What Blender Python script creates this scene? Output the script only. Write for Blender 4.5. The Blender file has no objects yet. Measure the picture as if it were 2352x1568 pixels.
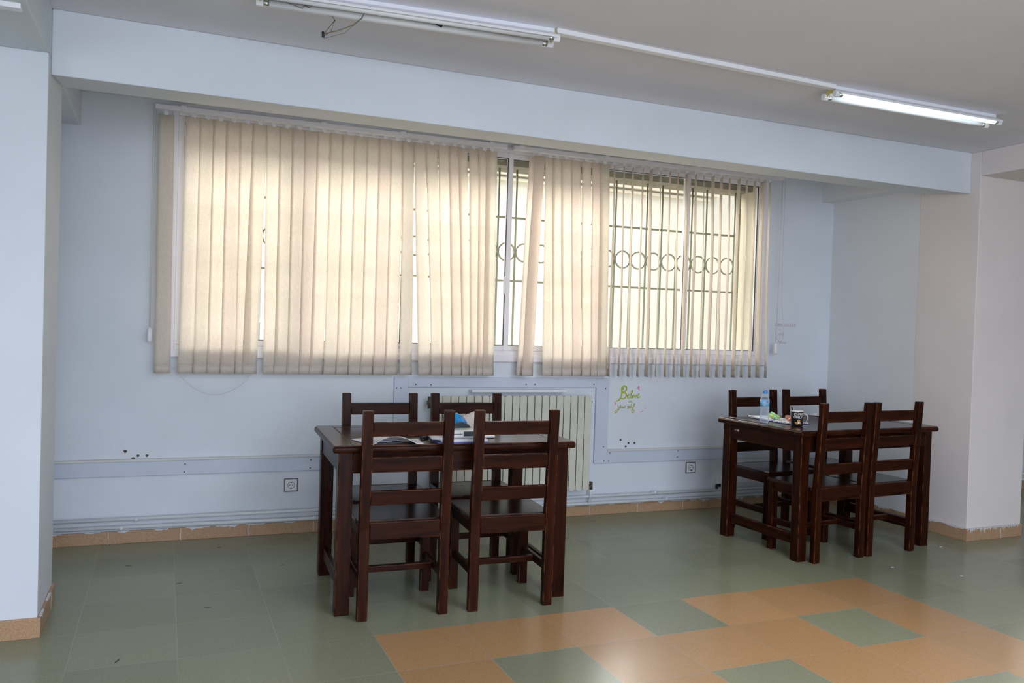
import bpy, bmesh, math, random
from mathutils import Vector, Matrix
random.seed(7)
PI = math.pi
C = bpy.context.scene.collection
scn = bpy.context.scene

# ------------------------------------------------------------------ camera
cam_d = bpy.data.cameras.new('camera')
cam = bpy.data.objects.new('camera', cam_d); C.objects.link(cam)
Rm = Matrix(((0.921229, -0.0216, -0.388422), (-0.387765, 0.029201, -0.921296), (0.031243, 0.99934, 0.018525)))
cam.matrix_world = Matrix.Translation((-0.8713, -3.5224, 1.3747)) @ Rm.to_4x4()
cam_d.sensor_width = 36; cam_d.lens = 28.894; cam_d.clip_start = 0.05; cam_d.clip_end = 100
scn.camera = cam

# ------------------------------------------------------------------ view, sky, daylight
vs = scn.view_settings
vs.view_transform = 'Standard'; vs.look = 'None'; vs.gamma = 1; vs.use_curve_mapping = False
vs.exposure = 0.07
w = bpy.data.worlds.new('sky'); scn.world = w; w.use_nodes = True
bg = w.node_tree.nodes['Background']
bg.inputs[0].default_value = (0.80, 0.90, 1.0, 1); bg.inputs[1].default_value = 1.6

def area(name, loc, aim, sx, sy, power, col):
    l = bpy.data.lights.new(name, 'AREA'); l.shape = 'RECTANGLE'; l.size = sx; l.size_y = sy
    l.energy = power; l.color = col
    o = bpy.data.objects.new(name, l); C.objects.link(o); o.location = loc
    o.rotation_euler = (Vector(aim) - Vector(loc)).to_track_quat('-Z', 'Y').to_euler()
    return o
# daylight from the windows of the part of the hall behind the camera; the low ones are lamps added to lift the ceiling
area('daylight_rear_windows', (0.0, -8.2, 1.9), (1.0, 1.8, 1.2), 5.0, 1.2, 135, (0.89, 0.97, 1.16))
area('daylight_left_windows', (-7.0, -5.5, 1.2), (-2.0, -2.5, 2.0), 4.0, 1.6, 45, (0.89, 0.97, 1.16))
area('ceiling_fill_left', (-4.0, -4.0, 0.8), (-2.5, -3.0, 2.6), 4.0, 1.6, 18, (0.89, 0.97, 1.16))  # added up-light standing free in the hall, no window here
area('ceiling_fill_centre', (0.5, -6.0, 0.8), (0.8, -3.0, 3.6), 4.0, 1.6, 70, (0.94, 0.97, 1.20))  # added up-light for the ceiling, out of view, no window here
# unseen fill lamps added overhead, shining down into the hall
area('hall_fill_down', (0.0, -5.0, 2.6), (0.0, -5.0, 0.0), 5.0, 3.0, 175, (0.92, 0.98, 1.14))
area('hall_near_fill_down', (1.5, -2.6, 2.6), (1.5, -2.6, 0.0), 1.2, 1.2, 42, (0.92, 0.98, 1.14))  # extra fill out of view, no fitting at this spot
# sky over the courtyard: lights the building opposite and the outside of the window
area('courtyard_daylight', (1.8, 3.4, 7.0), (1.8, 7.0, 2.0), 10.0, 2.0, 240, (1.0, 0.97, 0.90))
area('courtyard_sky', (1.5, 6.3, 4.5), (1.4, 1.9, 1.9), 8.0, 1.8, 960, (1.0, 0.98, 0.97))
# daylight of the next bay on the right
area('daylight_next_bay', (6.6, 1.60, 1.9), (6.0, -2.0, 0.6), 1.6, 1.2, 12, (1.0, 0.96, 0.88))

# ------------------------------------------------------------------ materials
def mat(name, col, rough=0.6, spec=0.5, metal=0.0, noise=0.0, nscale=8.0, bump=0.0, bscale=200.0, coat=0.0, alpha=None, trans=0.0, ior=1.45, emis=None, estr=0.0, stretch=None, col2=None):
    m = bpy.data.materials.new(name); m.use_nodes = True
    nt = m.node_tree; b = nt.nodes['Principled BSDF']
    b.inputs['Base Color'].default_value = (*col, 1); b.inputs['Roughness'].default_value = rough
    b.inputs['Specular IOR Level'].default_value = spec; b.inputs['Metallic'].default_value = metal
    b.inputs['Coat Weight'].default_value = coat; b.inputs['Coat Roughness'].default_value = 0.15
    b.inputs['Transmission Weight'].default_value = trans; b.inputs['IOR'].default_value = ior
    if emis: b.inputs['Emission Color'].default_value = (*emis, 1); b.inputs['Emission Strength'].default_value = estr
    tc = nt.nodes.new('ShaderNodeTexCoord'); mp = nt.nodes.new('ShaderNodeMapping')
    nt.links.new(tc.outputs['Object'], mp.inputs['Vector'])
    if stretch: mp.inputs['Scale'].default_value = stretch
    if noise or col2:
        n = nt.nodes.new('ShaderNodeTexNoise'); n.inputs['Scale'].default_value = nscale; n.inputs['Detail'].default_value = 6
        nt.links.new(mp.outputs['Vector'], n.inputs['Vector'])
        r = nt.nodes.new('ShaderNodeValToRGB'); r.color_ramp.elements[0].position = 0.3; r.color_ramp.elements[1].position = 0.7
        c2 = col2 or tuple(min(1, c*(1+noise)) for c in col); c1 = col if col2 else tuple(c*(1-noise) for c in col)
        r.color_ramp.elements[0].color = (*c1, 1); r.color_ramp.elements[1].color = (*c2, 1)
        nt.links.new(n.outputs['Fac'], r.inputs['Fac']); nt.links.new(r.outputs['Color'], b.inputs['Base Color'])
    if bump:
        n2 = nt.nodes.new('ShaderNodeTexNoise'); n2.inputs['Scale'].default_value = bscale; n2.inputs['Detail'].default_value = 3
        nt.links.new(tc.outputs['Object'], n2.inputs['Vector'])
        bp = nt.nodes.new('ShaderNodeBump'); bp.inputs['Strength'].default_value = bump; bp.inputs['Distance'].default_value = 0.002
        nt.links.new(n2.outputs['Fac'], bp.inputs['Height']); nt.links.new(bp.outputs['Normal'], b.inputs['Normal'])
    return m

M = {}
M['blue'] = mat('wall_paint_blue', (0.665, 0.715, 0.760), 0.55, 0.35, noise=0.03, nscale=3, bump=0.25, bscale=90)
M['pale'] = mat('wall_paint_pale_lit', (0.73, 0.745, 0.755), 0.55, 0.35, noise=0.03, nscale=3, bump=0.25, bscale=90)  # paler tone, partly the warm light on the right wall put into the colour
M['pink'] = mat('wall_paint_warm', (0.75, 0.695, 0.665), 0.55, 0.35, noise=0.03, nscale=3, bump=0.25, bscale=90)
M['bright'] = mat('white_wall_paint', (0.84, 0.83, 0.81), 0.7, 0.3)
M['ceil'] = mat('ceiling_paint', (0.76, 0.75, 0.80), 0.8, 0.2, noise=0.03, nscale=2, bump=0.2, bscale=60)
M['trim'] = mat('painted_board', (0.55, 0.61, 0.70), 0.5, 0.4, noise=0.04, nscale=4)
M['edge'] = mat('painted_board_edge', (0.60, 0.62, 0.60), 0.5, 0.4)
M['white'] = mat('white_plastic', (0.80, 0.81, 0.83), 0.35, 0.5)
M['alu'] = mat('white_window_frame', (0.78, 0.77, 0.80), 0.35, 0.5)
M['gasket'] = mat('dark_gasket', (0.06, 0.06, 0.04), 0.6)
M['pipe'] = mat('painted_pipe', (0.66, 0.70, 0.72), 0.35, 0.5, noise=0.04, nscale=10)
M['radiator'] = mat('cream_radiator', (0.60, 0.60, 0.50), 0.4, 0.5, noise=0.06, nscale=14)
M['rust'] = mat('tarnished_valve', (0.12, 0.10, 0.07), 0.5, 0.5, metal=0.6, noise=0.4, nscale=60)
M['dark'] = mat('black_plastic', (0.015, 0.015, 0.018), 0.4)
M['screw'] = mat('dark_screw', (0.07, 0.05, 0.035), 0.6)
M['cream'] = mat('cream_render', (0.66, 0.59, 0.46), 0.9, 0.1, noise=0.05, nscale=3)
M['cream2'] = mat('pale_cream_render', (0.69, 0.63, 0.53), 0.9, 0.1, noise=0.04, nscale=2)
M['grille'] = mat('grey_green_iron', (0.26, 0.27, 0.19), 0.5, 0.4)
M['concrete'] = mat('grey_lintel', (0.22, 0.20, 0.15), 0.8, 0.2, noise=0.2, nscale=8)
M['socket'] = mat('socket_white', (0.72, 0.74, 0.76), 0.4)
M['sframe'] = mat('socket_dark_frame', (0.12, 0.12, 0.12), 0.5)
M['paper'] = mat('white_paper', (0.82, 0.82, 0.86), 0.7, 0.2)
M['yellowed'] = mat('yellowed_plastic', (0.62, 0.55, 0.22), 0.5)
M['chrome'] = mat('bright_metal', (0.7, 0.7, 0.7), 0.25, metal=1.0)
M['bluecap'] = mat('blue_cap', (0.06, 0.24, 0.66), 0.35)
M['bluebag'] = mat('blue_plastic_bag', (0.01, 0.26, 0.60), 0.22, 0.6, noise=0.35, nscale=40, bump=1.0, bscale=55)
M['beigebag'] = mat('beige_paper_bag', (0.72, 0.62, 0.55), 0.7, noise=0.08, nscale=30, bump=0.9, bscale=40)
M['slate'] = mat('slate_grey_plastic', (0.04, 0.055, 0.07), 0.4)
M['lime'] = mat('lime_plastic', (0.50, 0.72, 0.12), 0.35, noise=0.25, nscale=60)
M['green'] = mat('pale_green_plastic', (0.30, 0.75, 0.36), 0.35)
M['orange'] = mat('orange_plastic', (0.95, 0.12, 0.03), 0.35)
M['cover'] = mat('blue_cover', (0.12, 0.16, 0.50), 0.5)
M['mugblack'] = mat('black_mug_glaze', (0.010, 0.014, 0.018), 0.15, coat=0.6)
M['mugwhite'] = mat('white_mug_glaze', (0.82, 0.80, 0.76), 0.2, coat=0.4)
M['brownp'] = mat('brown_print', (0.55, 0.22, 0.04), 0.4)
M['wire'] = mat('old_wire', (0.20, 0.16, 0.10), 0.5)
M['wireblue'] = mat('blue_wire', (0.03, 0.10, 0.24), 0.4)
M['bead'] = mat('bead_chain', (0.62, 0.60, 0.56), 0.5)
M['lettergreen'] = mat('green_marker', (0.42, 0.50, 0.03), 0.6)
M['letteryellow'] = mat('olive_marker', (0.46, 0.44, 0.10), 0.6)
M['letterpink'] = mat('pink_marker', (0.75, 0.22, 0.40), 0.6)
M['letterred'] = mat('faded_red_pen', (0.42, 0.30, 0.32), 0.6)
M['labelblue'] = mat('bottle_label_blue', (0.20, 0.50, 0.78), 0.4)
M['red'] = mat('red_print', (0.7, 0.03, 0.03), 0.4)
M['scratch'] = mat('bare_scratch', (0.45, 0.40, 0.38), 0.6)

# fluorescent tube, lit
m = bpy.data.materials.new('lit_tube'); m.use_nodes = True; nt = m.node_tree
for n in list(nt.nodes):
    if n.type != 'OUTPUT_MATERIAL': nt.nodes.remove(n)
e = nt.nodes.new('ShaderNodeEmission'); e.inputs[0].default_value = (0.80, 0.93, 1.0, 1); e.inputs[1].default_value = 5.0
nt.links.new(e.outputs[0], nt.nodes['Material Output'].inputs[0]); M['lit'] = m

# wood: dark red-brown varnish with lighter worn arrises
def wood(name, axis, spec=0.09, rough=0.30):
    m = bpy.data.materials.new(name); m.use_nodes = True; nt = m.node_tree; b = nt.nodes['Principled BSDF']; L = nt.links
    tc = nt.nodes.new('ShaderNodeTexCoord'); mp = nt.nodes.new('ShaderNodeMapping')
    s = [26, 26, 26]; s[axis] = 2.2; mp.inputs['Scale'].default_value = s
    L.new(tc.outputs['Object'], mp.inputs['Vector'])
    n = nt.nodes.new('ShaderNodeTexNoise'); n.inputs['Scale'].default_value = 1.6; n.inputs['Detail'].default_value = 8; n.inputs['Distortion'].default_value = 0.6
    L.new(mp.outputs['Vector'], n.inputs['Vector'])
    r = nt.nodes.new('ShaderNodeValToRGB'); r.color_ramp.elements[0].position = 0.3; r.color_ramp.elements[1].position = 0.75
    r.color_ramp.elements[0].color = (0.010, 0.0025, 0.0011, 1); r.color_ramp.elements[1].color = (0.040, 0.0092, 0.0030, 1)
    L.new(n.outputs['Fac'], r.inputs['Fac'])
    bv = nt.nodes.new('ShaderNodeBevel'); bv.samples = 4; bv.inputs['Radius'].default_value = 0.005
    g = nt.nodes.new('ShaderNodeNewGeometry'); dt = nt.nodes.new('ShaderNodeVectorMath'); dt.operation = 'DOT_PRODUCT'
    L.new(bv.outputs[0], dt.inputs[0]); L.new(g.outputs['Normal'], dt.inputs[1])
    n3 = nt.nodes.new('ShaderNodeTexNoise'); n3.inputs['Scale'].default_value = 14; L.new(tc.outputs['Object'], n3.inputs['Vector'])
    mr = nt.nodes.new('ShaderNodeMapRange'); mr.inputs['From Min'].default_value = 0.995; mr.inputs['From Max'].default_value = 0.90; mr.inputs['To Max'].default_value = 0.9
    L.new(dt.outputs['Value'], mr.inputs['Value'])
    mu = nt.nodes.new('ShaderNodeMath'); mu.operation = 'MULTIPLY'; L.new(mr.outputs[0], mu.inputs[0])
    r3 = nt.nodes.new('ShaderNodeMapRange'); r3.inputs['From Min'].default_value = 0.45; r3.inputs['From Max'].default_value = 0.65; L.new(n3.outputs['Fac'], r3.inputs['Value']); L.new(r3.outputs[0], mu.inputs[1])
    mx = nt.nodes.new('ShaderNodeMix'); mx.data_type = 'RGBA'; mx.inputs[7].default_value = (0.30, 0.11, 0.05, 1)
    L.new(mu.outputs[0], mx.inputs[0]); L.new(r.outputs['Color'], mx.inputs[6]); L.new(mx.outputs[2], b.inputs['Base Color'])
    b.inputs['Roughness'].default_value = rough; b.inputs['Specular IOR Level'].default_value = spec
    return m
M['wood_x'] = wood('dark_varnished_wood_across', 0); M['wood_y'] = wood('dark_varnished_wood_deep', 1); M['wood_z'] = wood('dark_varnished_wood_upright', 2)
M['wood_top'] = wood('polished_dark_wood', 0, 0.42, 0.22); M['wood_top_y'] = wood('polished_dark_wood_deep', 1, 0.42, 0.22)
M['groove'] = mat('dark_groove', (0.006, 0.003, 0.002), 0.5)

# blind fabric: translucent cloth
def fabric(name, col, t):
    m = bpy.data.materials.new(name); m.use_nodes = True; nt = m.node_tree; L = nt.links
    out = nt.nodes['Material Output']; nt.nodes.remove(nt.nodes['Principled BSDF'])
    tc = nt.nodes.new('ShaderNodeTexCoord'); mp = nt.nodes.new('ShaderNodeMapping'); mp.inputs['Scale'].default_value = (60, 60, 420)
    L.new(tc.outputs['Object'], mp.inputs['Vector'])
    n = nt.nodes.new('ShaderNodeTexNoise'); n.inputs['Scale'].default_value = 1.0; n.inputs['Detail'].default_value = 2; L.new(mp.outputs['Vector'], n.inputs['Vector'])
    mp2 = nt.nodes.new('ShaderNodeMapping'); mp2.inputs['Scale'].default_value = (420, 420, 30); L.new(tc.outputs['Object'], mp2.inputs['Vector'])
    n2 = nt.nodes.new('ShaderNodeTexNoise'); n2.inputs['Scale'].default_value = 1.0; L.new(mp2.outputs['Vector'], n2.inputs['Vector'])
    ad = nt.nodes.new('ShaderNodeMath'); ad.operation = 'ADD'; L.new(n.outputs['Fac'], ad.inputs[0]); L.new(n2.outputs['Fac'], ad.inputs[1])
    r = nt.nodes.new('ShaderNodeMapRange'); r.inputs['From Min'].default_value = 0.7; r.inputs['From Max'].default_value = 1.3; r.inputs['To Min'].default_value = 0.90; r.inputs['To Max'].default_value = 1.04
    L.new(ad.outputs[0], r.inputs['Value'])
    sc = nt.nodes.new('ShaderNodeVectorMath'); sc.operation = 'SCALE'; sc.inputs[0].default_value = col; L.new(r.outputs[0], sc.inputs['Scale'])
    d = nt.nodes.new('ShaderNodeBsdfDiffuse'); tr = nt.nodes.new('ShaderNodeBsdfTranslucent'); mx = nt.nodes.new('ShaderNodeMixShader'); mx.inputs[0].default_value = t
    L.new(sc.outputs[0], d.inputs['Color']); L.new(sc.outputs[0], tr.inputs['Color'])
    L.new(d.outputs[0], mx.inputs[1]); L.new(tr.outputs[0], mx.inputs[2]); L.new(mx.outputs[0], out.inputs[0])
    return m
M['fab'] = fabric('beige_blind_fabric', (0.97, 0.91, 0.83), 0.68)
M['fab2'] = fabric('beige_blind_fabric_greyer', (0.95, 0.895, 0.81), 0.66)  # second cloth tone, also carries the mullion shade on some slats
M['fab3'] = fabric('beige_blind_fabric_pinker', (0.955, 0.875, 0.80), 0.64)
M['hem'] = fabric('beige_blind_hem', (0.88, 0.81, 0.73), 0.4)

# glass: thin pane
m = bpy.data.materials.new('window_glass'); m.use_nodes = True; nt = m.node_tree; out = nt.nodes['Material Output']; nt.nodes.remove(nt.nodes['Principled BSDF'])
tp = nt.nodes.new('ShaderNodeBsdfTransparent'); tp.inputs[0].default_value = (0.97, 0.98, 0.97, 1); gl = nt.nodes.new('ShaderNodeBsdfGlossy'); gl.inputs['Roughness'].default_value = 0.02
fr = nt.nodes.new('ShaderNodeFresnel'); fr.inputs[0].default_value = 1.45; mx = nt.nodes.new('ShaderNodeMixShader')
nt.links.new(fr.outputs[0], mx.inputs[0]); nt.links.new(tp.outputs[0], mx.inputs[1]); nt.links.new(gl.outputs[0], mx.inputs[2]); nt.links.new(mx.outputs[0], out.inputs[0])
M['glass'] = m
m = mat('clear_bottle', (0.85, 0.92, 1.0), 0.05, trans=0.0); nt = m.node_tree
b = nt.nodes['Principled BSDF']; out = nt.nodes['Material Output']; tp = nt.nodes.new('ShaderNodeBsdfTransparent'); tp.inputs[0].default_value = (0.86, 0.90, 0.95, 1)
mx = nt.nodes.new('ShaderNodeMixShader'); lw = nt.nodes.new('ShaderNodeLayerWeight'); lw.inputs[0].default_value = 0.35
mr = nt.nodes.new('ShaderNodeMapRange'); mr.inputs['To Min'].default_value = 0.12; mr.inputs['To Max'].default_value = 0.75
nt.links.new(lw.outputs['Facing'], mr.inputs['Value']); nt.links.new(mr.outputs[0], mx.inputs[0]); nt.links.new(tp.outputs[0], mx.inputs[1]); nt.links.new(b.outputs[0], mx.inputs[2]); nt.links.new(mx.outputs[0], out.inputs[0])
M['bottle'] = m

# terrazzo tiles (world grid of 0.40 m), one look per colour
def tile(name, c1, c2, speck):
    m = bpy.data.materials.new(name); m.use_nodes = True; nt = m.node_tree; b = nt.nodes['Principled BSDF']; L = nt.links
    tc = nt.nodes.new('ShaderNodeTexCoord')
    def math_(op, a, bb=None, c=None):
        n = nt.nodes.new('ShaderNodeMath'); n.operation = op
        for i, v in enumerate((a, bb, c)):
            if v is None: continue
            if isinstance(v, (int, float)): n.inputs[i].default_value = v
            else: L.new(v, n.inputs[i])
        return n.outputs[0]
    sp = nt.nodes.new('ShaderNodeSeparateXYZ'); L.new(tc.outputs['Object'], sp.inputs[0])
    wob = nt.nodes.new('ShaderNodeTexNoise'); wob.inputs['Scale'].default_value = 1.2; L.new(tc.outputs['Object'], wob.inputs['Vector'])
    def gd(o):
        f = math_('FRACT', math_('DIVIDE', o, 0.4)); return math_('MINIMUM', f, math_('SUBTRACT', 1.0, f))
    dx, dy = gd(sp.outputs[0]), gd(sp.outputs[1])
    dmin = math_('MINIMUM', dx, dy)
    wd = math_('MULTIPLY', math_('SUBTRACT', wob.outputs['Fac'], 0.22), 0.012)
    g = math_('LESS_THAN', dmin, wd)
    # per tile tint
    cx = math_('FLOOR', math_('DIVIDE', sp.outputs[0], 0.4)); cy = math_('FLOOR', math_('DIVIDE', sp.outputs[1], 0.4))
    cb = nt.nodes.new('ShaderNodeCombineXYZ'); L.new(cx, cb.inputs[0]); L.new(cy, cb.inputs[1])
    wn = nt.nodes.new('ShaderNodeTexWhiteNoise'); wn.noise_dimensions = '2D'; L.new(cb.outputs[0], wn.inputs['Vector'])
    n1 = nt.nodes.new('ShaderNodeTexNoise'); n1.inputs['Scale'].default_value = 130; n1.inputs['Detail'].default_value = 3; L.new(tc.outputs['Object'], n1.inputs['Vector'])
    mx = nt.nodes.new('ShaderNodeMix'); mx.data_type = 'RGBA'; mx.inputs[6].default_value = (*c1, 1); mx.inputs[7].default_value = (*c2, 1); L.new(n1.outputs['Fac'], mx.inputs[0])
    vo = nt.nodes.new('ShaderNodeTexVoronoi'); vo.inputs['Scale'].default_value = 160; L.new(tc.outputs['Object'], vo.inputs['Vector'])
    spk = math_('MULTIPLY', math_('LESS_THAN', vo.outputs['Distance'], 0.28), 0.45)
    mx2 = nt.nodes.new('ShaderNodeMix'); mx2.data_type = 'RGBA'; mx2.inputs[7].default_value = (*speck, 1); L.new(spk, mx2.inputs[0]); L.new(mx.outputs[2], mx2.inputs[6])
    hs = nt.nodes.new('ShaderNodeHueSaturation'); L.new(math_('MULTIPLY_ADD', wn.outputs['Value'], 0.16, 0.92), hs.inputs['Value']); L.new(mx2.outputs[2], hs.inputs['Color'])
    mx3 = nt.nodes.new('ShaderNodeMix'); mx3.data_type = 'RGBA'; mx3.inputs[7].default_value = (0.34, 0.31, 0.27, 1); L.new(math_('MULTIPLY', g, 0.7), mx3.inputs[0]); L.new(hs.outputs[0], mx3.inputs[6])
    L.new(mx3.outputs[2], b.inputs['Base Color'])
    n5 = nt.nodes.new('ShaderNodeTexNoise'); n5.inputs['Scale'].default_value = 2.5; L.new(tc.outputs['Object'], n5.inputs['Vector'])
    L.new(math_('MULTIPLY_ADD', n5.outputs['Fac'], 0.16, 0.14), b.inputs['Roughness'])
    b.inputs['Specular IOR Level'].default_value = 0.26
    return m
M['tg'] = tile('green_terrazzo_tile', (0.190, 0.208, 0.125), (0.280, 0.282, 0.188), (0.38, 0.33, 0.21))
M['to'] = tile('orange_terrazzo_tile', (0.37, 0.205, 0.085), (0.50, 0.30, 0.145), (0.24, 0.13, 0.06))
M['base'] = mat('tan_terrazzo_skirting', (0.34, 0.20, 0.11), 0.35, 0.5, nscale=150, col2=(0.48, 0.32, 0.19))
M['smear'] = mat('paint_smear', (0.62, 0.63, 0.66), 0.6)

# ------------------------------------------------------------------ mesh helpers
class MB:
    def __init__(s): s.bm = bmesh.new()
    def box(s, x0, x1, y0, y1, z0, z1, f=None, mi=0):
        vs_ = [s.bm.verts.new(f(x, y, z) if f else (x, y, z)) for x in (x0, x1) for y in (y0, y1) for z in (z0, z1)]
        for q in ((0, 1, 3, 2), (4, 6, 7, 5), (0, 4, 5, 1), (2, 3, 7, 6), (0, 2, 6, 4), (1, 5, 7, 3)):
            fc = s.bm.faces.new([vs_[i] for i in q]); fc.material_index = mi
        return s
    def tube(s, pts, r, n=8, closed=False, cap=True):
        pts = [Vector(p) for p in pts]; rings = []; N = len(pts)
        rr = r if isinstance(r, (list, tuple)) else [r]*N
        for i, p in enumerate(pts):
            a = pts[(i-1) % N] if (closed or i > 0) else p; b = pts[(i+1) % N] if (closed or i < N-1) else p
            d = (b-a).normalized(); up = Vector((0, 0, 1)) if abs(d.z) < 0.9 else Vector((1, 0, 0))
            u = d.cross(up).normalized(); v = u.cross(d)
            rings.append([s.bm.verts.new(p + (u*math.cos(t) + v*math.sin(t))*rr[i]) for t in [2*PI*k/n for k in range(n)]])
        for i in range(N if closed else N-1):
            a, b = rings[i], rings[(i+1) % N]
            for k in range(n): f = s.bm.faces.new((a[k], a[(k+1) % n], b[(k+1) % n], b[k])); f.smooth = True
        if cap and not closed: s.bm.faces.new(rings[0]); s.bm.faces.new(rings[-1][::-1])
        return s
    def lathe(s, prof, n=24, org=(0, 0, 0), cap=False):
        rings = []
        for r, z in prof: rings.append([s.bm.verts.new((org[0]+r*math.cos(2*PI*k/n), org[1]+r*math.sin(2*PI*k/n), org[2]+z)) for k in range(n)])
        for a, b in zip(rings, rings[1:]):
            for k in range(n): f = s.bm.faces.new((a[k], a[(k+1) % n], b[(k+1) % n], b[k])); f.smooth = True
        if cap: s.bm.faces.new(rings[0][::-1]); s.bm.faces.new(rings[-1])
        return s
    def prism(s, poly, x0, x1, f):   # poly of 2d points, extruded x0..x1; f(x, a, b) -> xyz
        A = [s.bm.verts.new(f(x0, a, b)) for a, b in poly]; B = [s.bm.verts.new(f(x1, a, b)) for a, b in poly]
        n = len(poly)
        for k in range(n): s.bm.faces.new((A[k], A[(k+1) % n], B[(k+1) % n], B[k]))
        s.bm.faces.new(A[::-1]); s.bm.faces.new(B); return s
    def grid(s, fn, nu, nv, smooth=True):
        V = [[s.bm.verts.new(fn(i/nu, j/nv)) for j in range(nv+1)] for i in range(nu+1)]
        for i in range(nu):
            for j in range(nv): f = s.bm.faces.new((V[i][j], V[i+1][j], V[i+1][j+1], V[i][j+1])); f.smooth = smooth
        return s
    def make(s, name, mt, parent=None, bevel=0, seg=2, loc=None, solid=0, weld=True):
        bmesh.ops.recalc_face_normals(s.bm, faces=s.bm.faces)
        me = bpy.data.meshes.new(name); s.bm.to_mesh(me); s.bm.free()
        for k in (mt if isinstance(mt, (list, tuple)) else [mt]): me.materials.append(k)
        o = bpy.data.objects.new(name, me); C.objects.link(o)
        if parent: o.parent = parent
        if loc: o.location = loc
        if solid: md = o.modifiers.new('thickness', 'SOLIDIFY'); md.thickness = solid; md.offset = 0
        if bevel:
            md = o.modifiers.new('bevel', 'BEVEL'); md.width = bevel; md.segments = seg; md.limit_method = 'ANGLE'; md.angle_limit = math.radians(40)
        return o
def tag(o, label, cat, group=None, kind=None):
    o['label'] = label; o['category'] = cat
    if group: o['group'] = group
    if kind: o['kind'] = kind
    return o
def thing(name, label, cat, loc=(0, 0, 0), rz=0, group=None):
    o = bpy.data.objects.new(name, None); C.objects.link(o); o.location = loc; o.rotation_euler = (0, 0, rz); o.empty_display_size = 0.1
    return tag(o, label, cat, group)
def struct(o): o['kind'] = 'structure'; return o
def copy_tree(o, parent=None):
    c = o.copy(); C.objects.link(c)
    if parent: c.parent = parent
    for ch in list(o.children): copy_tree(ch, c)
    return c
def WL(x, d, z): return (x, 1.8717 - 0.02648*x - d, z)      # back wall: d metres into the room
ZC = 2.665; XL = -1.345; XR = 4.217

# ------------------------------------------------------------------ the room shell
mb = MB()
orange = set()
rows = {0: 'ooogooo', 1: 'ogooogo', 2: 'ogogooo', 3: 'ooooogo', 4: 'gogoooo', 5: 'ooogooo'}
bmf = mb.bm; grid = {}
i0, i1, j0, j1 = -18, 24, -21, 6
for i in range(i0, i1+1):
    for j in range(j0, j1+1): grid[i, j] = bmf.verts.new((i*0.4, j*0.4, 0))
for i in range(i0, i1):
    for j in range(j0, j1):
        f = bmf.faces.new((grid[i, j], grid[i+1, j], grid[i+1, j+1], grid[i, j+1]))
        r = -1-j
        if r in rows and 0 <= i < 7 and rows[r][i] == 'o': f.material_index = 1
floor = struct(mb.make('floor', [M['tg'], M['to']]))
for k, (x, y, l, a) in enumerate([(-1.03, 1.40, .030, 0), (-.55, 1.64, .018, .2), (-.78, 1.00, .030, .1), (-.24, 1.18, .022, 0), (-.66, .58, .034, .1), (.05, 1.55, .025, .8), (.10, 1.75, .03, -.4), (-1.02, .05, .05, 1.2)]):
    MB().prism([(-l/2, 0), (-l/4, .004), (l/4, .003), (l/2, 0), (0, -.004)], .0002, .0012, lambda e, p, q: (x+p*math.cos(a)-q*math.sin(a), y+p*math.sin(a)+q*math.cos(a), e)).make('scuff_mark', M['screw'], floor)
for x, y in ((3.18, .10), (3.44, -.16), (3.9, .36)):
    MB().prism([(-.012, 0), (0, .008), (.012, .002), (.004, -.007)], .0002, .0015, lambda e, p, q: (x+p, y+q, e)).make('plaster_crumb', M['smear'], floor)
struct(MB().box(-7.2, 9.6, -8.4, 2.4, ZC, ZC+0.15).make('ceiling', M['ceil']))

# back wall with the window opening (x -0.86..3.56, z 1.17..2.62) and the next bay's window
wx0, wx1, wz0, wz1 = -0.86, 3.555, 1.165, 2.625
mb = MB()
mb.box(-7.2, wx0, -0.37, 0, 0, ZC, WL).box(wx0, wx1, -0.37, 0, 0, wz0, WL).box(wx0, wx1, -0.15, 0, wz1, ZC, WL).box(wx0, wx1, -0.37, -0.15, 2.575, ZC, WL)
mb.box(wx1, 6.50, -0.37, 0, 0, ZC, WL).box(6.50, 8.6, -0.37, 0, 0, 1.25, WL).box(6.50, 8.6, -0.37, 0, 2.6, ZC, WL).box(8.6, 9.6, -0.37, 0, 0, ZC, WL)
wallb = struct(mb.make('wall_back', M['blue']))
def disc_on_wall(x, z, r, name, parent, mt, d=0.0005):
    return MB().prism([(r*math.cos(t)*(1+0.2*math.sin(3*t)), r*math.sin(t)) for t in [2*PI*k/9 for k in range(9)]], 0, 0.002, lambda e, a, b: WL(x+a, d+e, z+b)).make(name, mt, parent)
for x, z, r in ((-1.079, .553, .010), (-1.009, .525, .008), (-.959, .524, .008), (-1.035, .507, .010), (2.283, .55, .008), (2.351, .525, .008), (2.403, .524, .008), (2.329, .50, .008)):
    disc_on_wall(x, z, r, 'nail_hole', wallb, M['screw'])

struct(MB().box(-1.87, -1.5, .90, 1.93, 0, ZC).make('wall_left', M['blue']))
struct(MB().box(-1.87, XL, .42, .90, 0, 2.455).make('wall_left_pillar', M['blue'], bevel=.004))
struct(MB().box(XR, 4.40, .905, 1.80, 0, ZC).make('wall_right', M['pale']))
struct(MB().box(XR, 4.76, .425, .905, 0, ZC).make('wall_right_pillar', M['pink'], bevel=.004))
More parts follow.
